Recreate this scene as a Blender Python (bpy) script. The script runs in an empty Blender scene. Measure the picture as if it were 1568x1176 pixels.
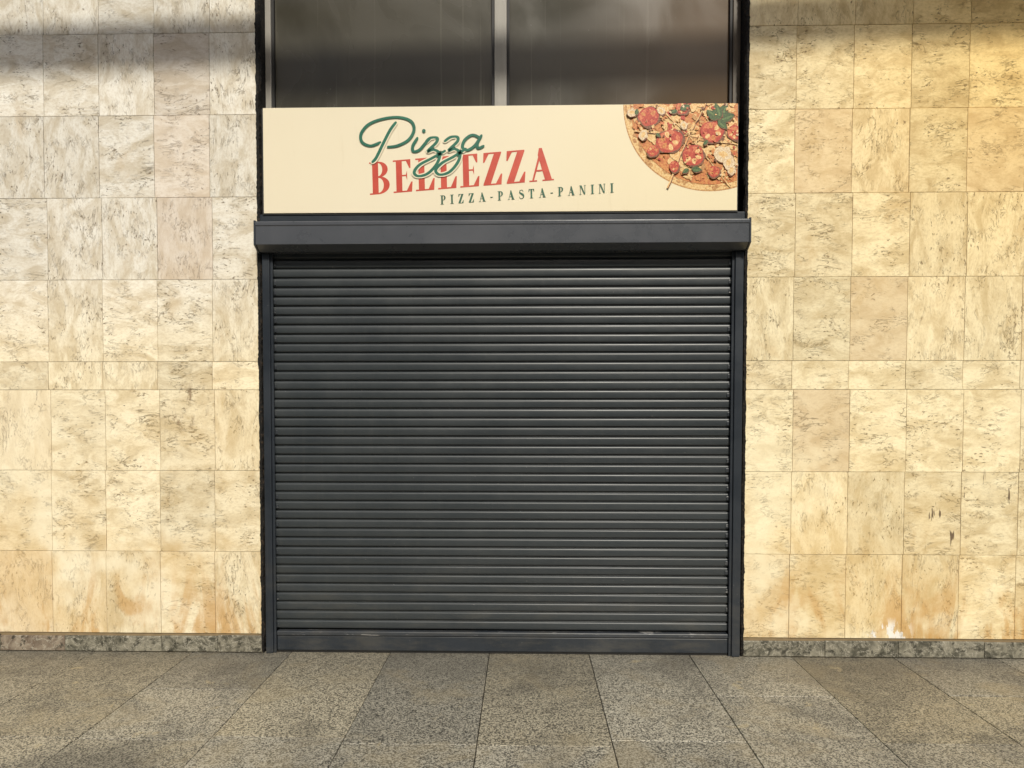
import bpy, math, random
from mathutils import Vector, noise as mnoise
from mathutils.geometry import tessellate_polygon
R=math.radians
random.seed(7)
sc=bpy.context.scene
sc.view_settings.view_transform='Standard'
sc.view_settings.look='None'
sc.view_settings.exposure=0

# ---------------------------------------------------------------- helpers
class M:
    def __init__(s,name,rough=0.7,col=(.5,.5,.5),spec=0.5,metal=0.0):
        s.m=bpy.data.materials.new(name); s.m.use_nodes=True
        s.t=s.m.node_tree; s.b=s.t.nodes['Principled BSDF']
        s.b.inputs['Roughness'].default_value=rough
        s.b.inputs['Base Color'].default_value=(*col,1)
        s.b.inputs['Specular IOR Level'].default_value=spec
        s.b.inputs['Metallic'].default_value=metal
    def n(s,typ,**k):
        x=s.t.nodes.new(typ)
        for a,b in k.items(): setattr(x,a,b)
        return x
    def put(s,sock,v):
        if v is None: return
        if hasattr(v,'is_output'): s.t.links.new(v,sock)
        elif isinstance(v,(tuple,list)):
            sock.default_value=(*v,1) if (len(v)==3 and sock.type=='RGBA') else v
        else: sock.default_value=v
    def obj(s): return s.n('ShaderNodeTexCoord').outputs['Object']
    def uv(s): return s.n('ShaderNodeTexCoord').outputs['UV']
    def mapp(s,v,scale=(1,1,1),rot=(0,0,0),loc=(0,0,0)):
        x=s.n('ShaderNodeMapping'); s.put(x.inputs['Vector'],v)
        x.inputs['Scale'].default_value=scale; x.inputs['Rotation'].default_value=rot; x.inputs['Location'].default_value=loc
        return x.outputs[0]
    def noise(s,v,scale=1,detail=4,rough=.55,dist=0,color=False):
        x=s.n('ShaderNodeTexNoise'); s.put(x.inputs['Vector'],v)
        x.inputs['Scale'].default_value=scale; x.inputs['Detail'].default_value=detail
        x.inputs['Roughness'].default_value=rough; x.inputs['Distortion'].default_value=dist
        return x.outputs['Color' if color else 'Fac']
    def vor(s,v,scale=1,feature='F1',out='Distance'):
        x=s.n('ShaderNodeTexVoronoi',feature=feature); s.put(x.inputs['Vector'],v)
        x.inputs['Scale'].default_value=scale
        return x.outputs[out]
    def mr(s,v,a,b,c=0.,d=1.,smooth=True):
        x=s.n('ShaderNodeMapRange'); x.clamp=True
        if smooth: x.interpolation_type='SMOOTHSTEP'
        s.put(x.inputs[0],v)
        for i,q in enumerate((a,b,c,d)): s.put(x.inputs[i+1],q)
        return x.outputs[0]
    def math(s,op,a,b=0.):
        x=s.n('ShaderNodeMath',operation=op); s.put(x.inputs[0],a); s.put(x.inputs[1],b); return x.outputs[0]
    def mul(s,*a):
        r=a[0]
        for b in a[1:]: r=s.math('MULTIPLY',r,b)
        return r
    def mix(s,f,a,b,blend='MIX'):
        x=s.n('ShaderNodeMix',data_type='RGBA',blend_type=blend)
        s.put(x.inputs[0],f); s.put(x.inputs[6],a); s.put(x.inputs[7],b); return x.outputs[2]
    def sep(s,v):
        x=s.n('ShaderNodeSeparateXYZ'); s.put(x.inputs[0],v); return x.outputs
    def attr(s,name):
        x=s.n('ShaderNodeAttribute'); x.attribute_name=name; return x.outputs['Color']
    def bump(s,h,strength=.3,dist=.003,normal=None):
        x=s.n('ShaderNodeBump'); s.put(x.inputs['Height'],h)
        x.inputs['Strength'].default_value=strength; x.inputs['Distance'].default_value=dist
        if normal is not None: s.put(x.inputs['Normal'],normal)
        return x.outputs[0]
    def window(s,v,a,b,soft):
        return s.mul(s.mr(v,a-soft,a+soft),s.mr(v,b-soft,b+soft,1,0))
    def col(s,c): s.put(s.b.inputs['Base Color'],c)
    def rough(s,c): s.put(s.b.inputs['Roughness'],c)
    def nor(s,c): s.put(s.b.inputs['Normal'],c)

def link(o,parent=None):
    sc.collection.objects.link(o)
    if parent: o.parent=parent
    return o
def empty(name,loc=(0,0,0)):
    e=bpy.data.objects.new(name,None); e.location=(0,0,0); link(e); return e
def mesh(name,verts,faces,mats,parent=None,midx=None,smooth=False):
    me=bpy.data.meshes.new(name); me.from_pydata(verts,[],faces)
    if not isinstance(mats,(list,tuple)): mats=[mats]
    for m in mats: me.materials.append(m.m)
    if midx: me.polygons.foreach_set('material_index',midx)
    if smooth: me.polygons.foreach_set('use_smooth',[True]*len(faces))
    me.update()
    return link(bpy.data.objects.new(name,me),parent)
def boxgeo(x0,x1,y0,y1,z0,z1,V,F):
    i=len(V)
    V+=[(x0,y0,z0),(x1,y0,z0),(x1,y1,z0),(x0,y1,z0),(x0,y0,z1),(x1,y0,z1),(x1,y1,z1),(x0,y1,z1)]
    F+=[(i,i+3,i+2,i+1),(i+4,i+5,i+6,i+7),(i,i+1,i+5,i+4),(i+1,i+2,i+6,i+5),(i+2,i+3,i+7,i+6),(i+3,i,i+4,i+7)]
def boxes(name,L,mat,parent=None,bev=0.0):
    V=[];F=[]
    for b in L: boxgeo(*b,V,F)
    o=mesh(name,V,F,mat,parent)
    if bev:
        md=o.modifiers.new('b','BEVEL'); md.width=bev; md.segments=2; md.limit_method='ANGLE'
    return o

# ---------------------------------------------------------------- materials
def travertine():
    m=M('travertine',.62,spec=.35)
    uv=m.uv(); ob=m.obj(); at=m.attr('tint'); A=m.sep(at); P=m.sep(ob)
    n1=m.noise(m.mapp(uv,(3.2,9,1)),1,7,.62,1.5)
    cloud=m.noise(m.mapp(uv,(3,6,1)),1.6,7,.68,.7)
    fine=m.noise(m.mapp(uv,(45,80,1)),1,4,.7)
    c=m.mix(m.mr(cloud,.34,.62),(.63,.535,.375),(.93,.875,.735))
    c=m.mix(m.mr(n1,.3,.7,0,.35),c,(.82,.73,.56))
    c=m.mix(m.mr(fine,.42,.68,0,.34),c,(.50,.40,.25))
    d=m.math('ABSOLUTE',m.math('SUBTRACT',n1,.5))
    vein=m.mr(d,.0,.014,1,0)
    vm=m.mr(m.noise(uv,6,3),.44,.60)
    vein=m.mul(vein,vm,m.mr(A[2],0,1,.15,1,False))
    n2=m.noise(m.mapp(uv,(7,18,1),loc=(3,5,0)),1,5,.6,2.0)
    vein2=m.mul(m.mr(m.math('ABSOLUTE',m.math('SUBTRACT',n2,.5)),0,.022,1,0),m.mr(m.noise(uv,8,2),.50,.64),m.mr(A[2],0,1,1,.45,False))
    vall=m.math('MAXIMUM',vein,m.mul(vein2,.85))
    c=m.mix(m.mul(vall,.70),c,(.27,.19,.10))
    pn=m.noise(m.mapp(uv,(34,75,1)),1,3,.6,.3)
    pm=m.mr(m.noise(uv,6,4),.42,.62,.72,.595)
    pit=m.mr(m.math('SUBTRACT',pn,pm),0,.04)
    c=m.mix(m.mul(pit,.75),c,(.18,.12,.06))
    bn=m.noise(m.mapp(uv,(14,30,1),loc=(9,1,0)),1,4,.6)
    big=m.mr(bn,.725,.75)
    c=m.mix(m.mul(big,.9),c,(.07,.045,.025))
    b=m.mr(A[0],0,1,.88,1.06,False)
    cc=m.n('ShaderNodeCombineColor'); [m.put(cc.inputs[i],b) for i in range(3)]
    c=m.mix(1.,c,cc.outputs[0],'MULTIPLY')
    c=m.mix(m.mr(A[1],.6,1,0,.42),c,(.68,.52,.38))
    big1=m.noise(ob,.9,5,.6,.4)
    low=m.mr(P[2],0.1,2.6,1,0)
    c=m.mix(m.mul(m.mr(big1,.42,.64),low,.42),c,(.72,.52,.25))
    bl=m.noise(m.mapp(ob,(1.4,1,1),loc=(2,0,3)),2.6,6,.68,.4)
    c=m.mix(m.mr(bl,.55,.68,0,.36),c,(.58,.43,.24))
    st=m.noise(m.mapp(ob,(5,1,1.6)),1,6,.65,.7)
    foot=m.mr(P[2],.1,.75,1,0)
    c=m.mix(m.mul(m.mr(st,.48,.62),foot,.75),c,(.55,.32,.11))
    c=m.mix(m.mul(m.mr(m.noise(m.mapp(ob,(1,1,1),loc=(4,0,7)),1.5,6,.6),.50,.64),low,.75),c,(.93,.89,.77))
    glow=m.mr(P[0],-2.2,2.2,.0,.75)  # warm light growing to the right, put into the stone colour
    c=m.mix(glow,c,(1.0,.92,.66),'MULTIPLY')
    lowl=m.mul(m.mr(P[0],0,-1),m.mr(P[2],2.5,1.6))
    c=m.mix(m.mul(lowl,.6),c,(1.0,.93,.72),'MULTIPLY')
    glow_top=m.mul(m.mr(P[0],.8,3.2),m.mr(P[2],1.6,3.8))  # orange glow at the upper right, painted into the stone
    c=m.mix(m.mul(glow_top,.95),c,(1.0,.82,.46),'MULTIPLY')
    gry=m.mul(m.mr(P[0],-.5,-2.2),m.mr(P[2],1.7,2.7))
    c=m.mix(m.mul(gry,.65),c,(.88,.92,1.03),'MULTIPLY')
    sc1=m.noise(m.mapp(ob,(26,1,5),rot=(0,.12,0)),1,3,.55)
    sm=m.mul(m.mr(sc1,.63,.67),m.window(P[0],2.45,3.4,.1),m.window(P[2],.68,1.12,.08))
    c=m.mix(m.mul(sm,.9),c,(.10,.06,.035))
    sc2=m.noise(m.mapp(ob,(16,1,7),rot=(0,-.6,0)),1,5,.7)
    sm2=m.mul(m.mr(sc2,.52,.64),m.window(P[0],-2.16,-1.90,.05),m.window(P[2],1.40,1.66,.07))
    c=m.mix(m.mul(sm2,.75),c,(.20,.12,.06))
    sp=m.noise(m.mapp(ob,(14,1,6)),1,4,.6)
    spm=m.mul(m.mr(sp,.5,.54),m.window(P[0],2.17,2.42,.05),m.window(P[2],.10,.22,.04))
    c=m.mix(m.mul(spm,.9),c,(.88,.86,.80))
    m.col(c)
    h=m.math('SUBTRACT',m.mul(cloud,.35),m.math('MAXIMUM',m.math('MAXIMUM',pit,big),vall))
    m.nor(m.bump(h,.7,.0035)); m.rough(m.mr(fine,.3,.7,.5,.75))
    return m
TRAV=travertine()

def granite():
    m=M('granite_paving',.6,spec=.5)
    uv=m.uv(); ob=m.obj(); A=m.sep(m.attr('tint')); P=m.sep(ob)
    a=m.noise(uv,120,3,.75)
    v=m.vor(uv,165,out='Color'); vs=m.sep(v)[0]
    k=m.math('ADD',m.mul(a,.6),m.mul(vs,.4))
    c=m.mix(m.mr(k,.34,.64),(.055,.052,.042),(.46,.43,.345))
    c=m.mix(m.mr(a,.62,.70,0,.85),c,(.72,.68,.56))
    b=m.mr(A[0],0,1,.78,1.18,False)
    cc=m.n('ShaderNodeCombineColor'); [m.put(cc.inputs[i],b) for i in range(3)]
    c=m.mix(1.,c,cc.outputs[0],'MULTIPLY')
    c=m.mix(m.mr(A[1],.4,1,0,.6),c,(1,.93,.78),'MULTIPLY')
    g=m.noise(ob,1.5,7,.68,.5)
    c=m.mix(m.mr(g,.45,.68,0,.48),c,(.05,.045,.035))
    g2=m.noise(m.mapp(ob,loc=(5,2,0)),2.3,7,.68,.5)
    c=m.mix(m.mr(g2,.50,.66,0,.36),c,(.34,.28,.17))
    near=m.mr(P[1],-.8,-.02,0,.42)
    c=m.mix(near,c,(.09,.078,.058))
    g3=m.noise(m.mapp(ob,loc=(1,8,0)),5.,6,.65,.3)
    c=m.mix(m.mr(g3,.63,.69,0,.45),c,(.46,.38,.22))
    g4=m.noise(m.mapp(ob,loc=(3,1,0)),14.,3,.6,.3)
    c=m.mix(m.mr(g4,.74,.77,0,.8),c,(.02,.018,.015))
    m.col(c); m.rough(m.mr(g,.35,.65,.36,.7))
    m.nor(m.bump(k,.4,.0015)); return m
GRAN=granite()

m=MORTAR=M('mortar',.9,spec=.2)
m.col(m.mix(m.noise(m.obj(),20,4),(.17,.125,.07),(.32,.24,.14)))
m=FMORT=M('paving_joint',.95,spec=.2)
m.col(m.mix(m.noise(m.obj(),30,4),(.008,.007,.006),(.03,.027,.02)))
m=GROUND=M('ground_asphalt',.9,spec=.2)
m.col(m.mix(m.noise(m.obj(),60,5,.7),(.035,.035,.033),(.075,.072,.068)))
m.nor(m.bump(m.noise(m.obj(),80,3),.4,.004))

m=PLINTH=M('serpentine_plinth',.5,spec=.4)
uv=m.uv(); A=m.sep(m.attr('tint'))
n=m.noise(uv,9,7,.68,1.6)
c=m.mix(m.mr(n,.35,.65),(.065,.062,.045),(.27,.25,.19))
c=m.mix(m.mr(A[1],.88,.99,0,.45),c,(.38,.25,.18))
c=m.mix(m.mr(m.math('ABSOLUTE',m.math('SUBTRACT',m.noise(uv,14,5,.6,1.),.5)),0,.02,.8,0),c,(.45,.42,.34))
c=m.mix(m.mr(m.noise(uv,20,4,.7),.54,.64,0,.85),c,(.03,.028,.02))
m.col(c); m.nor(m.bump(n,.8,.006))

m=TAR=M('black_sealant',.75,spec=.3)
n=m.noise(m.obj(),45,5,.7)
m.col(m.mix(m.mr(n,.5,.75),(.008,.007,.006),(.075,.05,.03))); m.nor(m.bump(n,1.,.012))

def paint(name,a,b,rough,streak=.4,dustf=.5,worn=False):
    m=M(name,rough,spec=.5)
    ob=m.obj()
    n=m.noise(ob,3,6,.65,.3)
    n2=m.noise(m.mapp(ob,(60,60,1.2)),1,3,.6)
    c=m.mix(m.mr(n,.3,.7),a,b)
    c=m.mix(m.mr(n2,.55,.75,0,streak*.35),c,(.16,.145,.12))
    P=m.sep(ob)
    dust=m.mul(m.mr(P[2],0.05,.9,1,0),m.mr(m.noise(m.mapp(ob,(3,3,9)),1,5,.7),.42,.7))
    c=m.mix(m.mul(dust,dustf),c,(.14,.125,.095))
    sp=m.noise(m.mapp(ob,(40,40,120)),1,2)
    c=m.mix(m.mr(sp,.76,.8,0,.5),c,(.4,.38,.34))
    if worn:
        wn=m.noise(m.mapp(ob,(5,5,40)),1,5,.7)
        c=m.mix(m.mr(wn,.58,.66,0,.7),c,(.34,.33,.31))
    m.col(c); m.rough(m.mr(n,.3,.7,rough-.03,rough+.05))
    m.nor(m.bump(m.noise(ob,9,3),.08,.01))
    return m
SLAT=paint('anthracite_slat_paint',(.030,.036,.040),(.037,.043,.046),.36,.12,.18)
RAIL=paint('anthracite_rail_paint',(.018,.023,.030),(.028,.034,.042),.34,.15,.25)
WORN=paint('worn_rail_paint',(.03,.035,.042),(.04,.045,.052),.34,.15,.3,True)
HOUS=paint('anthracite_housing_paint',(.064,.070,.080),(.076,.081,.092),.28,.05)
BLACK=M('black_trim',.6,(.010,.010,.010))
m=BLACK; m.col(m.mix(m.noise(m.obj(),20,4),(.006,.006,.006),(.02,.018,.016)))
m=WINF=M('grey_window_frame',.5)
m.col(m.mix(m.noise(m.mapp(m.obj(),(30,30,4)),1,5,.6),(.22,.21,.18),(.40,.37,.32)))
m=WINF2=M('brown_window_frame',.5)
m.col(m.mix(m.noise(m.mapp(m.obj(),(30,30,4)),1,5,.6),(.05,.04,.028),(.13,.095,.06)))

m=GLASS=M('dusty_dark_glass',.2,spec=.35)
ob=m.obj(); P=m.sep(ob)
n=m.noise(m.mapp(ob,(1,1,.7)),1.6,4,.55,.6)
c=m.mix(m.mr(n,.35,.65),(.042,.038,.026),(.068,.062,.046))
s=m.noise(m.mapp(ob,(28,1,.5)),1,3,.6)
c=m.mix(m.mr(s,.62,.70,0,.30),c,(.15,.14,.11))
d=m.noise(ob,45,3,.7)
c=m.mix(m.mr(d,.72,.76,0,.5),c,(.24,.22,.18))
c=m.mix(m.mr(P[0],.2,1.4,0,.7),c,(.11,.058,.018))  # same orange glow tinted into the right-hand pane
m.col(c); m.rough(m.mr(n,.3,.7,.18,.30))

m=PLASTER=M('far_plaster',.85)
m.col(m.mix(m.noise(m.obj(),1,5),(.20,.17,.13),(.30,.26,.20)))
m=DGL=M('far_window_glass',.1,(.03,.035,.04),.6)
m.col(m.mix(m.noise(m.obj(),.6,2),(.02,.025,.03),(.06,.06,.06)))
m=STEEL=M('galvanised_steel',.45,(.4,.4,.4),metal=.8)
m.col(m.mix(m.noise(m.obj(),12,3),(.3,.3,.3),(.45,.45,.44)))

# ---------------------------------------------------------------- tile field
def tile_field(name,tiles,mat,parent,axis='wall',bev=.0012,g=.0010):
    """tiles: (a0,a1,b0,b1,tint(3),rot) ; wall: a=x,b=z facing -y ; floor: a=x,b=y facing +z"""
    V=[];F=[];UV=[];T=[]
    for (a0,a1,b0,b1,tint,rot) in tiles:
        off=random.uniform(-.0008,.0008); t1=random.uniform(-.0006,.0006); t2=random.uniform(-.0006,.0006)
        o=[(a0+g,b0+g),(a1-g,b0+g),(a1-g,b1-g),(a0+g,b1-g)]
        i_=[(a0+g+bev,b0+g+bev),(a1-g-bev,b0+g+bev),(a1-g-bev,b1-g-bev),(a0+g+bev,b1-g-bev)]
        k=len(V)
        def P(p,depth):
            if axis=='wall': return (p[0],depth,p[1])
            return (p[0],p[1],-depth)
        def tl(p): return off+t1*((p[0]-a0)/(a1-a0)-.5)*2+t2*((p[1]-b0)/(b1-b0)-.5)*2
        V+= [P(p,.012) for p in o]+[P(p,tl(p)+bev) for p in o]+[P(p,tl(p)) for p in i_]
        fs=[(k+8,k+9,k+10,k+11)]
        for j in range(4):
            j2=(j+1)%4
            fs+=[(k+4+j,k+4+j2,k+8+j2,k+8+j),(k+j,k+j2,k+4+j2,k+4+j)]
        ou,ov=random.uniform(0,60),random.uniform(0,60)
        fl=random.choice((1,-1))
        pts=o+o+i_
        for f in fs:
            F.append(f)
            for vi in f:
                p=pts[vi-k]; u,v=p[0]-a0,p[1]-b0
                if rot: u,v=v,-u
                UV.append((u*fl+ou,v+ov)); T.append((*tint,1))
    o=mesh(name,V,F,mat,parent)
    me=o.data
    me.uv_layers.new(name='UVMap'); me.color_attributes.new('tint','FLOAT_COLOR','CORNER')
    me.uv_layers['UVMap'].data.foreach_set('uv',[c for u in UV for c in u])
    me.color_attributes['tint'].data.foreach_set('color',[c for u in T for c in u])
    me.update()
    return o

XL,XR=-1.56,1.418
rows=[.12,.635,1.14,1.64,1.814,2.318,2.819,3.317,3.81,4.31,4.81,5.31,5.81,6.31]
bld=empty('stone_building')
tiles=[]
def special(side,r,k):
    d={('L',7,1):(.1,.85,1),('L',5,1):(.30,.98,.6),('L',7,2):(.9,0,.4),('L',7,0):(.7,.2,1),
       ('L',2,2):(.85,0,1),('L',4,1):(.6,.3,1),('L',5,4):(.3,.6,.7),
       ('R',2,1):(.15,.97,1),('R',2,2):(.95,.1,1),('R',3,0):(.45,.7,.4),('R',2,0):(.75,.1,.5),('R',2,3):(.95,0,.2),('R',2,4):(1,0,.1)}
    return d.get((side,r,k))
for side in 'LR':
    for r in range(len(rows)-1):
        z0,z1=rows[r],rows[r+1]
        if z0>5.3: continue
        if side=='L':
            edges=[XL]+[-1.846-.343*k+ (r%3-1)*.006 for k in range(13)]
        else:
            edges=[XR]+[1.70+.340*k+(r%3-1)*.005 for k in range(13)]
        for k in range(len(edges)-1):
            a,b=sorted((edges[k],edges[k+1]))
            sp=special(side,r,k)
            tint=sp or (random.random(),random.random()**1.8,random.uniform(.0,1))
            tiles.append((a,b,z0,z1,tint,random.random()<(.45 if side=='L' else .3)))
for r in (11,12):
    x=-6.0
    while x<6.1:
        tiles.append((x,x+.34,rows[r],rows[r+1],(random.random(),random.random()**1.6,random.random()),False)); x+=.34
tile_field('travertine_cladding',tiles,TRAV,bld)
boxes('wall_core',[(-6,XL+.001,.008,.35,0,6.31),(XR-.001,6.1,.008,.35,0,6.31),(XL+.001,XR-.001,.008,.35,5.31,6.31)],MORTAR,bld)
boxes('building_body',[(-6,6.1,.352,9,0,6.6)],PLASTER,bld)
boxes('opening_lining',[(XL+.001,XL+.012,.004,.345,0,5.3),(XR-.012,XR-.001,.004,.345,0,5.3),(XL+.013,XR-.013,.33,.348,0,5.3)],TAR,bld)
def ragged(name,x,sgn,z0,z1,w0,w1):
    V=[];F=[];n=int((z1-z0)/.012)
    for i in range(n+1):
        z=z0+(z1-z0)*i/n
        a=mnoise.noise(Vector((z*9,x*7,0)))+.6*mnoise.noise(Vector((z*40,x*3,4)))
        b=mnoise.noise(Vector((z*14,x*5,9)))+.8*mnoise.noise(Vector((z*60,1,4)))
        wi=w0+(w1-w0)*(.5+.5*a); wo=max(-.001,.002+.006*b)
        y=-.0025-.002*abs(b)
        V+=[(x-sgn*wo,y,z),(x+sgn*wi*.6,y+.004+.004*a,z),(x+sgn*wi,.02,z)]
    for i in range(n):
        k=i*3
        F+=[(k,k+1,k+4,k+3),(k+1,k+2,k+5,k+4)]
    mesh(name,V,F,TAR,bld)
ragged('sealant_edge',XL,1,0.02,5.3,.012,.036)
ragged('sealant_edge_b',XR,-1,0.02,5.3,.010,.030)
# plinth
pt=[]
x=XL
while x>-6: 
    w=random.uniform(.18,.62); pt.append((x-w,x,.004,.105+random.uniform(-.006,.005),(random.random(),random.random(),0),False)); x-=w
x=XR
while x<6.1:
    w=random.uniform(.4,.7); pt.append((x,x+w,.004,.103+random.uniform(-.004,.004),(random.random(),random.random()*.8,0),False)); x+=w
o=tile_field('stone_plinth',pt,PLINTH,bld,bev=.003); o.location.y=-.004

# window
GY=.15
fz0,fz1=3.28,5.28
boxes('window_frame',[(XL+.016,XL+.052,GY-.03,GY+.04,fz0,fz1),(-.112,-.036,GY-.03,GY+.04,fz0+.05,fz1-.05)],WINF,bld,.003)
boxes('window_frame_brown',[(XR-.062,XR-.016,GY-.03,GY+.04,fz0,fz1),(XL+.053,XR-.063,GY-.028,GY+.04,fz0,fz0+.048),(XL+.053,XR-.063,GY-.028,GY+.04,fz1-.048,fz1)],WINF2,bld,.003)
boxes('glazing_bead',[(XL+.054,XL+.068,GY-.016,GY+.01,fz0+.05,fz1-.05),(-.128,-.1135,GY-.016,GY+.01,fz0+.05,fz1-.05),(-.0345,-.02,GY-.016,GY+.01,fz0+.05,fz1-.05),(XR-.078,XR-.064,GY-.016,GY+.01,fz0+.05,fz1-.05)],BLACK,bld)
boxes('window_glass',[(XL+.054,-.113,GY+.012,GY+.02,fz0+.049,fz1-.049),(-.035,XR-.064,GY+.012,GY+.02,fz0+.049,fz1-.049)],GLASS,bld)

# ---------------------------------------------------------------- roller shutter
sh=empty('roller_shutter')
sx0,sx1=-1.478,1.338
p=.0575; zb=.145; ns=41
V=[];F=[];nx=36
prof=[(0,.008),(.075,.008),(.085,.0015),(.10,-.0020),(.13,-.0040),(.18,-.0052),(.30,-.0059),(.46,-.0062),(.62,-.0061),(.74,-.0056),(.82,-.0046),(.87,-.0030),(.90,-.0010),(.92,.002),(.925,.008)]
np_=len(prof)
for s in range(ns):
    tilt=random.gauss(0,.0006); offy=random.gauss(0,.0003)
    for (t,y) in prof:
        for j in range(nx+1):
            x=sx0+(sx1-sx0)*j/nx
            w=.0005*mnoise.noise(Vector((x*1.3,s*.7,1)))+.0020*mnoise.noise(Vector((x*.8,s*.12,5)))
            ws=.0005*mnoise.noise(Vector((x*2.,s*3.3,8)))
            V.append((x,.034+y+offy+tilt*(t-.5)*2+w,zb+(s+t)*p+ws))
for r in range(ns*np_-1):
    for j in range(nx):
        a=r*(nx+1)+j; F.append((a,a+1,a+nx+2,a+nx+1))
slo=mesh('slats',V,F,SLAT,sh,smooth=True)
boxes('guide_rails',[(-1.531,-1.486,-.012,.075,.002,2.474),(1.346,1.396,-.012,.075,.002,2.474)],RAIL,sh,.004)
boxes('rail_lips',[(-1.4855,-1.470,.002,.016,.002,2.474),(1.330,1.3455,.002,.016,.002,2.474)],RAIL,sh,.002)
boxes('bottom_bar',[(-1.469,1.329,.012,.05,.014,.108)],RAIL,sh,.006)
boxes('bottom_lip',[(-1.469,1.329,.004,.05,.109,.138)],WORN,sh,.006)
boxes('rubber_seal',[(-1.469,1.329,.02,.045,.001,.0135)],BLACK,sh)
L=[]
for s in range(ns):
    z=zb+s*p
    if random.random()<.6: L.append((-1.469,-1.456-random.uniform(0,.008),.022,.03,z+.012,z+.036))
    if random.random()<.6: L.append((1.310+random.uniform(0,.008),1.329,.022,.03,z+.012,z+.036))
boxes('end_locks',L,WORN,sh,.002)
hx0,hx1=-1.540,1.404
pr=[(.06,2.645),(-.100,2.645),(-.1045,2.640),(-.1045,2.622),(-.100,2.617),(-.100,2.508),(-.040,2.476),(.06,2.476)]
V=[];F=[];nx=48
for j in range(nx+1):
    x=hx0+(hx1-hx0)*j/nx
    for (y,z) in pr:
        w=.0006*mnoise.noise(Vector((x*1.7,z*3,0))) if -.2<y<-.03 else 0
        V.append((x,y+w,z))
n=len(pr)
for j in range(nx):
    for i in range(n):
        a=j*n+i; b=j*n+(i+1)%n; F.append((a,b,b+n,a+n))
F.append(tuple(range(n-1,-1,-1))); F.append(tuple(nx*n+i for i in range(n)))
o=mesh('shutter_housing',V,F,HOUS,sh)
md=o.modifiers.new('b','BEVEL'); md.width=.0015; md.segments=2; md.limit_method='ANGLE'; md.angle_limit=R(15)
def cap(x0,x1,nm):
    q=[(.05,2.650),(-.106,2.650),(-.108,2.505),(-.043,2.470),(.05,2.470)]
    V=[(x0,y,z) for y,z in q]+[(x1,y,z) for y,z in q]
    F=[tuple(range(5)),tuple(range(9,4,-1))]+[(i,5+i,5+(i+1)%5,(i+1)%5) for i in range(5)]
    mesh(nm,V,F,RAIL,sh)
cap(hx0-.006,hx0+.004,'end_cap'); cap(hx1-.004,hx1+.006,'end_cap_b')
boxes('lintel_frame',[(XL+.014,XR-.014,.0,.12,2.652,2.712)],RAIL,bld,.004)

# ---------------------------------------------------------------- sign
sg=empty('pizzeria_sign')
SX0,SX1,SZ0,SZ1=-1.516,1.352,2.716,3.350
CREAM=M('sign_cream_vinyl',.38,spec=.4)
m=CREAM; P=m.sep(m.obj())
c=m.mix(m.noise(m.obj(),1.5,4),(.75,.67,.49),(.81,.73,.55))
c=m.mix(m.mr(P[0],-.5,1.4,0,.5),c,(.81,.69,.40))  # warm glow towards the right end, mixed into the vinyl colour
c=m.mix(m.mr(m.noise(m.mapp(m.obj(),(14,1,2)),1,5,.7),.58,.75,0,.14),c,(.5,.4,.22)); m.col(c)
boxes('sign_board',[(SX0,SX1,-.012,.03,SZ0,SZ1)],CREAM,sg,.001)
boxes('sign_back_tray',[(SX0-.010,SX1+.006,-.006,.04,SZ0-.009,SZ1-.004)],BLACK,sg)
def flat(name,c1,c2,scale=60,rough=.4):
    m=M(name,rough,spec=.4); m.col(m.mix(m.mr(m.noise(m.obj(),scale,4,.6),.35,.65),c1,c2)); return m
RED=flat('sign_red',(.50,.06,.035),(.57,.085,.05),8)
GRN=flat('sign_green',(.012,.12,.075),(.02,.15,.09),8)
GRN2=flat('sign_dark_green',(.03,.10,.06),(.04,.13,.08),8)
CRM2=flat('sign_outline',(.77,.69,.50),(.79,.71,.52),3)
def S(px,py): return (SX0+(px-404)/724*(SX1-SX0), SZ1-(py-164.5)/161.5*(SZ1-SZ0))
class Art:
    def __init__(s,y,step=.00003): s.V=[];s.F=[];s.MI=[];s.mats=[];s.y=y;s.step=step
    def poly(s,pts,mat,clip=False):
        if clip: pts=clipr(pts,404.6,1127.6,164.9,325.6)
        if len(pts)<3: return
        if mat not in s.mats: s.mats.append(mat)
        k=len(s.V); w=[S(*q) for q in pts]
        s.V+=[(a,s.y,b) for a,b in w]
        for t in tessellate_polygon([[Vector((a,b,0)) for a,b in w]]):
            s.F.append(tuple(k+i for i in t)); s.MI.append(s.mats.index(mat))
        s.y-=s.step
    def quadstrip(s,L,Rr,mat):
        if mat not in s.mats: s.mats.append(mat)
        k=len(s.V)
        for a,b in zip(L,Rr):
            for q in (a,b):
                w=S(*q); s.V.append((w[0],s.y,w[1]))
        for i in range(len(L)-1):
            s.F.append((k+2*i,k+2*i+1,k+2*i+3,k+2*i+2)); s.MI.append(s.mats.index(mat))
        s.y-=s.step
    def done(s,name): return mesh(name,s.V,s.F,s.mats,sg,s.MI)
def clipr(p,x0,x1,y0,y1):
    for ax,v,sgn in ((0,x0,1),(0,x1,-1),(1,y0,1),(1,y1,-1)):
        out=[]
        for i in range(len(p)):
            a,b=p[i-1],p[i]; ia=(a[ax]-v)*sgn>=0; ib=(b[ax]-v)*sgn>=0
            if ia!=ib:
                t=(v-a[ax])/(b[ax]-a[ax]); out.append((a[0]+t*(b[0]-a[0]),a[1]+t*(b[1]-a[1])))
            if ib: out.append(b)
        p=out
        if not p: return p
    return p
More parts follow.
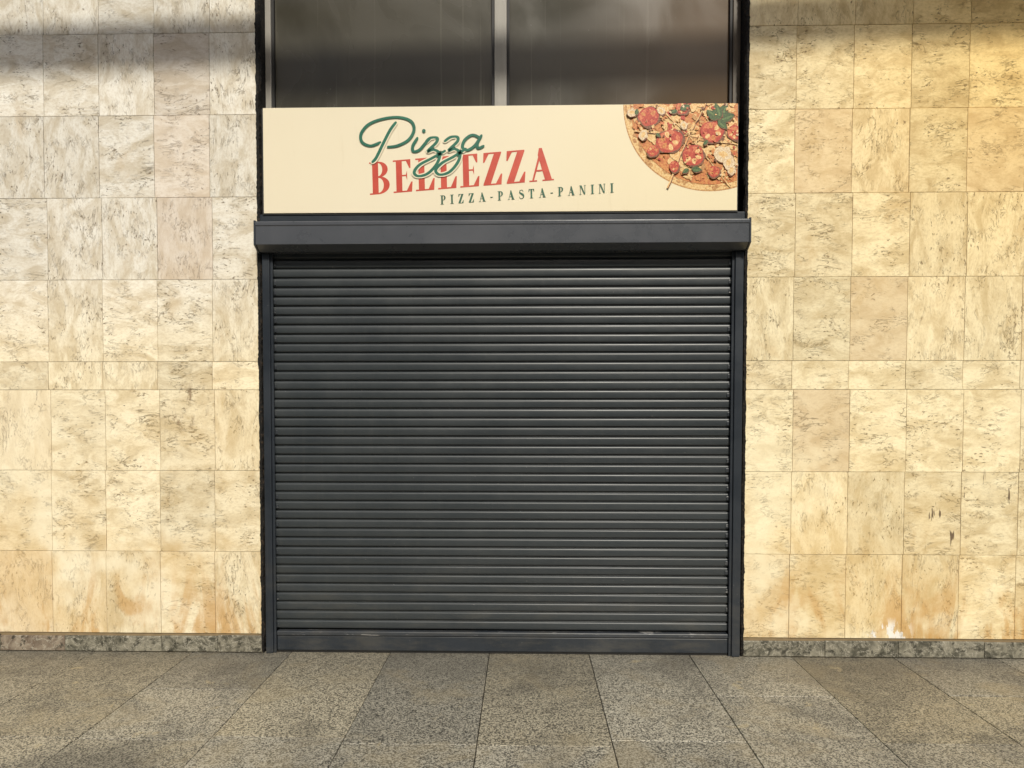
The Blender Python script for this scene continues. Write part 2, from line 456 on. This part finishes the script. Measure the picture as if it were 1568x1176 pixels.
def crom(P,n=8):
    out=[];Q=[P[0]]+P+[P[-1]]
    for i in range(1,len(Q)-2):
        p0,p1,p2,p3=Q[i-1:i+3]
        for j in range(n):
            t=j/n
            out.append(tuple(.5*((2*p1[k])+(-p0[k]+p2[k])*t+(2*p0[k]-5*p1[k]+4*p2[k]-p3[k])*t*t+(-p0[k]+3*p1[k]-3*p2[k]+p3[k])*t**3) for k in (0,1)))
    out.append(P[-1]); return out
def rc(a,b,c,d): return [(a,b),(c,b),(c,d),(a,d)]
def bowl(cx,cy,rx,ry,ix,iy):
    o=[(cx+rx*math.sin(math.pi*i/16),cy+ry*math.cos(math.pi*i/16)) for i in range(17)]
    n=[(cx+ix*math.sin(math.pi*i/16),cy+iy*math.cos(math.pi*i/16)) for i in range(16,-1,-1)]
    return o+n
st=rc(.09,.03,.275,.97)
G={
'B':(.66,[st,rc(0,0,.29,.045),rc(0,.955,.29,1),bowl(.27,.755,.30,.245,.13,.2),bowl(.27,.275,.35,.275,.165,.23)]),
'E':(.62,[st,rc(0,.955,.54,1),rc(0,0,.57,.045),rc(.27,.49,.42,.535),[(.54,1),(.40,.96),(.50,.73),(.54,.73)],[(.57,0),(.41,.04),(.55,.31),(.595,.31)],[(.43,.66),(.39,.53),(.39,.49),(.43,.36)]]),
'L':(.61,[st,rc(0,.955,.38,1),rc(0,0,.56,.045),[(.56,0),(.39,.04),(.54,.36),(.585,.36)]]),
'Z':(.64,[rc(.04,.955,.58,1),rc(.02,0,.57,.045),[(.36,.96),(.58,.96),(.245,.04),(.02,.04)],[(.04,1),(.02,.70),(.06,.70),(.2,.96)],[(.57,0),(.40,.04),(.56,.33),(.60,.33)]]),
'A':(.74,[rc(0,0,.235,.04),rc(.40,0,.75,.04),[(.085,.03),(.14,.03),(.385,.86),(.35,1.0)],[(.31,1.01),(.40,1.01),(.69,.03),(.48,.03),(.27,.80)],rc(.17,.30,.52,.35)]),
'P':(.60,[st,rc(0,0,.37,.045),rc(0,.955,.29,1),bowl(.27,.72,.31,.28,.14,.235)]),
'T':(.64,[rc(.22,.03,.40,.97),rc(.12,0,.50,.045),rc(.02,.955,.60,1),[(.02,1),(0,.70),(.04,.70),(.16,.96)],[(.60,1),(.46,.96),(.58,.70),(.62,.70)]]),
'N':(.76,[rc(.09,.03,.145,.97),rc(0,0,.235,.04),rc(0,.96,.24,1),[(.09,1),(.26,1),(.645,.0),(.60,.0),(.50,.05)],rc(.59,.0,.645,.97),rc(.50,.96,.74,1)]),
'I':(.37,[st,rc(0,0,.37,.045),rc(0,.955,.37,1)]),
'-':(.34,[rc(.02,.36,.30,.45)]),
}
def sstroke():
    c=crom([(.46,.78),(.40,.93),(.25,.97),(.10,.88),(.10,.70),(.28,.56),(.46,.42),(.50,.22),(.40,.06),(.24,.03),(.10,.10),(.04,.26)],5)
    n=len(c);L=[];Q=[]
    for i,(x,y) in enumerate(c):
        a=c[max(i-1,0)];b=c[min(i+1,n-1)];dx,dy=b[0]-a[0],b[1]-a[1];l=math.hypot(dx,dy) or 1
        w=.025+.075*math.exp(-((i/n-.5)/.16)**2)
        L.append((x-dy/l*w,y+dx/l*w));Q.append((x+dy/l*w,y-dx/l*w))
    return L,Q
G['S']=(.56,[sstroke()])
def text(art,txt,x0,y0,h,ang,track,mat,grow=0,wid=1.):
    x=0
    ca,sa=math.cos(ang),math.sin(ang)
    def tr(q):
        X=(x+q[0]*wid)*h; Y=q[1]*h
        return (x0+X*ca-Y*sa*.3, y0-(X*sa+Y*ca))
    for ch in txt:
        w,ps=G[ch]
        for pc in ps:
            if isinstance(pc,tuple): art.quadstrip([tr(q) for q in pc[0]],[tr(q) for q in pc[1]],mat)
            else: art.poly([tr(q) for q in pc],mat)
        x+=w*wid+track
    return x*h
A1=Art(-.0124)
text(A1,'BELLEZZA',568.5,299,50,R(4.2),.072,RED)
A1.y-=.00005
text(A1,'PIZZA-PASTA-PANINI',677,314.5,14,R(3.65),.492,GRN2)
A1.done('lettering')
P_sw=[(585,219),(570,224),(557,218),(556,205),(568,191),(590,183),(614,181),(632,187),(637,200),(629,215),(612,224),(597,226)]
P_st=[(609,189),(600,201),(589,222),(579,242),(573,249)]
i_=[(642,213),(635,225),(636,233),(645,231),(655,220),(662,213)]
z1=[(655,219),(662,213),(672,213),(671,220),(658,233),(667,231),(676,237),(672,252),(658,267),(643,271),(637,265),(645,254),(664,244),(684,233)]
z2=[(684,218),(693,212),(703,212),(703,219),(690,232),(699,230),(707,236),(704,250),(691,265),(676,269),(670,262),(680,251),(697,242),(716,230)]
a_=[(737,213),(726,209),(715,216),(711,227),(718,232),(730,225),(740,210)]
a2=[(740,210),(734,221),(735,229),(743,226)]
def ribbon(art,pts,w,mat):
    c=crom(pts,8);n=len(c);L=[];Q=[]
    for i,(x,y) in enumerate(c):
        a=c[max(i-1,0)];b=c[min(i+1,n-1)];dx,dy=b[0]-a[0],b[1]-a[1];l=math.hypot(dx,dy) or 1
        ww=w*(.85+.15*min(1,min(i,n-1-i)/4))
        ww*=.86+.28*abs(dy/l)
        L.append((x-dy/l*ww,y+dx/l*ww));Q.append((x+dy/l*ww,y-dx/l*ww))
    art.quadstrip(L,Q,mat)
    for e in (c[0],c[-1]):
        art.poly([(e[0]+w*.85*math.cos(k*.6283),e[1]+w*.85*math.sin(k*.6283)) for k in range(10)],mat)
A2=Art(-.0175)
for q in (P_st,z1,z2): ribbon(A2,q,3.9,CRM2)
for q in (P_sw,P_st,i_,z1,z2,a_,a2): ribbon(A2,q,2.1,GRN)
A2.poly([(652+2.8*math.cos(k*.524),202+2.8*math.sin(k*.524)) for k in range(12)],GRN)
A2.done('script_lettering')
# printed pizza
CR1=flat('pizza_crust_dark',(.40,.17,.05),(.60,.34,.12),90)
CR2=flat('pizza_crust',(.64,.36,.12),(.80,.58,.27),90)
SAU=flat('pizza_sauce',(.46,.11,.03),(.66,.30,.08),110)
CHE=flat('pizza_cheese',(.68,.34,.10),(.84,.62,.30),110)
TOM=flat('pizza_tomato',(.36,.025,.015),(.55,.08,.03),110)
TOM2=flat('pizza_tomato_flesh',(.50,.08,.03),(.70,.24,.10),120)
BAS=flat('pizza_basil',(.025,.055,.014),(.07,.13,.03),110)
BAS2=flat('pizza_basil_light',(.07,.14,.04),(.17,.24,.08),110)
MUS=flat('pizza_mushroom',(.58,.40,.22),(.80,.66,.44),110)
OLI=flat('pizza_shadow',(.12,.04,.015),(.28,.11,.04),110)
A3=Art(-.0125)
pc=(1087,164.)
def disc(cx,cy,r,mat,j=0.,n=40,sx=1,ang=0):
    ph=random.uniform(0,50); pts=[]
    for k in range(n):
        a=2*math.pi*k/n
        rr=r*(1+j*mnoise.noise(Vector((math.cos(a)*1.5+ph,math.sin(a)*1.5,ph))))
        x,y=rr*math.cos(a)*sx,rr*math.sin(a)
        pts.append((cx+x*math.cos(ang)-y*math.sin(ang),cy+x*math.sin(ang)+y*math.cos(ang)))
    A3.poly(pts,mat,True)
def inside(x,y,m=0): return math.hypot(x-pc[0],y-pc[1])<120-m and x<1135 and y>155
disc(*pc,133,CR1,.012,120); disc(*pc,130.5,CR2,.014,120)
for k in range(90):
    a=random.uniform(.0,math.pi); r=random.uniform(120,129)
    disc(pc[0]+r*math.cos(a),pc[1]+r*math.sin(a),random.uniform(1.,3.2),random.choice((CR1,CR1,CHE)),.5,10,random.uniform(1,1.8),a+1.57)
disc(*pc,121,SAU,.03,100)
def scatter(n,mats,r0,r1,j=.6,mar=4):
    c=0
    while c<n:
        x=random.uniform(960,1134);y=random.uniform(160,292)
        if inside(x,y,mar): disc(x,y,random.uniform(r0,r1),random.choice(mats),j,16,random.uniform(1,1.9),random.uniform(0,3)); c+=1
scatter(200,[CHE,CHE,CR2,SAU],2.5,8,.9); scatter(80,[TOM,SAU,SAU,CR1],1.2,4,.9)
hub=(1053,213)
def cuts():
  for e in ((1003,163),(972,205),(1022,292),(1116,290),(1128,228),(1080,163)):
    N=9
    dx,dy=e[0]-hub[0],e[1]-hub[1];l=math.hypot(dx,dy);ux,uy=-dy/l,dx/l
    L=[];Q=[]
    for i in range(N):
        t=i/(N-1); j=random.uniform(-1,1); w=random.uniform(.4,1.1)
        L.append((hub[0]+dx*t+ux*(j+w),hub[1]+dy*t+uy*(j+w))); Q.append((hub[0]+dx*t+ux*(j-w),hub[1]+dy*t+uy*(j-w)))
    pl=L+Q[::-1]
    A3.poly([(a+1.2,b+.8) for a,b in pl],OLI,True)
    A3.poly(pl,CHE,True)
def tomato(x,y,r):
    sx=random.uniform(1,1.2); an=random.uniform(0,3)
    disc(x+1,y+1.5,r*1.1,OLI,.25,30,sx,an); disc(x,y,r,TOM,.2,30,sx,an); disc(x-.6,y-.6,r*.8,TOM2,.3,30,sx,an); disc(x,y,r*.45,TOM,.7,20,sx,an)
    for k in range(6):
        a=k*1.047+r; disc(x+r*.6*math.cos(a),y+r*.6*math.sin(a),r*.19,random.choice((TOM,SAU,CHE)),.3,8,1.6,a)
def leaf(x,y,l,ang,w=.28):
    ca,sa=math.cos(ang),math.sin(ang)
    def P(k,sg): 
        t=k/10; q=l*w*math.sin(math.pi*t**.8)*sg
        return (x+l*t*ca-q*sa,y+l*t*sa+q*ca)
    sh_=[P(k,1) for k in range(11)]+[P(k,-1) for k in range(9,0,-1)]
    A3.poly([(a+1.,b+1.3) for a,b in sh_],OLI,True); A3.poly(sh_,BAS,True)
    A3.poly([P(k,.45) for k in range(2,9)]+[P(k,.05) for k in range(8,1,-1)],BAS2,True)
def mush(x,y,r,ang):
    disc(x+1,y+1.5,r*1.05,OLI,.2,20,1.3,ang); disc(x,y,r,MUS,.25,20,1.3,ang)
    disc(x+r*.8*math.sin(ang),y+r*.8*-math.cos(ang),r*.5,MUS,.3,12,.8,ang); disc(x,y,r*.45,CR2,.5,12,1.7,ang)
cuts()
for q in ((993,184,14),(1024,221,17),(1089,208,16),(1060,243,15),(1000,236,8),(1043,172,9),(1122,210,10),(1032,260,7),(1092,268,8)): tomato(*q)
for q in ((968,178,6,0),(1012,176,5,1),(1106,243,11,.6),(1114,254,8,1.8),(1118,266,6,2),(1046,198,5,1.2),(985,212,6,2)): mush(*q)
for q in ((1098,190,28,-1.1),(1098,190,26,-.3),(1096,190,22,-2.4),(1097,190,20,.8),(1099,190,26,-1.8)): leaf(*q)
for q in ((1040,174,16,-.4),(1036,176,12,2.9),(1058,264,16,.1),(1054,264,12,2.6),(974,182,10,-1.4),(1076,228,10,-.9),(1004,210,9,.6)): leaf(*q)
scatter(90,[OLI,CHE,SAU,MUS,TOM2,CR2],.7,1.8)
A3.done('pizza_picture')

# ---------------------------------------------------------------- pavement / ground
def sheet(name,x0,x1,y0,y1,z,mat,parent=None):
    return mesh(name,[(x0,y0,z),(x1,y0,z),(x1,y1,z),(x0,y1,z)],[(0,1,2,3)],mat,parent)
sheet('ground',-300,300,-300,300,-.02,GROUND)
pv=empty('pavement')
sheet('joint_bed',-8.2,8.2,-7.6,.34,-.007,FMORT,pv)
ft=[]
xs=[-.142+.619*k for k in range(-13,14)]
for k in range(len(xs)-1):
    ys=[.33]
    first=-1.19
    if k in (15,10,17): first=-.62
    y=first+random.choice((0,.03,-.03))
    while y>-7.5: ys.append(y); y-=(1.22 if y<-1 or k%2 else .61)
    for j in range(len(ys)-1):
        ft.append((xs[k],xs[k+1],ys[j+1],ys[j],(random.random(),random.random(),0),random.random()<.5))
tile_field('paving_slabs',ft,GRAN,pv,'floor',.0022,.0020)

ct=empty('shadow_caster')  # unseen overhead bar, added to cast the soft shadow band on wall and glass
V=[];F=[]
boxgeo(-5.3,5.3,-.10,.10,-.02,.02,V,F); boxgeo(-5.3,5.3,-.104,-.098,-.03,.10,V,F); boxgeo(-5.3,5.3,.098,.104,-.03,.10,V,F)
for k in range(3): boxgeo(-5.3,5.3,-.08+.06*k,-.04+.06*k,.022,.062,V,F)
o=mesh('shadow_bar',V,F,STEEL,ct); o.location=(0,-1.0,4.61); o.rotation_euler=(0,-R(1.5),0)
boxes('shadow_bar_brackets',[(-5.02,-4.96,-1.15,.005,4.40,4.44),(4.96,5.02,-1.15,.005,4.66,4.70)],STEEL,ct)

ob_=empty('office_building')
boxes('facade',[(-30,30,-30,-17,0,10.5)],PLASTER,ob_)
L=[]
for fl in range(3):
    for k in range(19):
        xx=-28+k*3; L.append((xx,xx+1.6,-17.05,-16.97,1.0+fl*3.3,2.9+fl*3.3))
boxes('windows',L,DGL,ob_,.01)
boxes('cornice',[(-30.4,30.4,-16.99,-16.5,10.2,10.8)],PLASTER,ob_)

# ---------------------------------------------------------------- light
EL=R(40); AZ=R(168)
w=bpy.data.worlds.new('World'); sc.world=w; w.use_nodes=True
nt=w.node_tree; sky=nt.nodes.new('ShaderNodeTexSky'); sky.sky_type='NISHITA'; sky.sun_disc=False
sky.sun_elevation=EL; sky.sun_rotation=AZ; sky.dust_density=3.0; sky.air_density=1.2
bg=nt.nodes['Background']; nt.links.new(sky.outputs[0],bg.inputs[0]); bg.inputs[1].default_value=.11
sd=bpy.data.lights.new('sun','SUN'); sd.energy=3.35; sd.angle=R(5); sd.color=(1,.95,.84)
so=link(bpy.data.objects.new('sun',sd))
d=Vector((math.sin(AZ)*math.cos(EL),math.cos(AZ)*math.cos(EL),math.sin(EL)))
so.rotation_euler=d.to_track_quat('Z','Y').to_euler()

# ---------------------------------------------------------------- camera
cd=bpy.data.cameras.new('camera'); cam=link(bpy.data.objects.new('camera',cd))
cd.sensor_width=36; cd.lens=26; cd.clip_end=1000; cd.clip_start=.05
cam.location=(.07,-4.53,1.54); cam.rotation_euler=(R(90-1.84),0,R(1.4))
cd.shift_x=.0064; cd.shift_y=.0447
sc.camera=cam
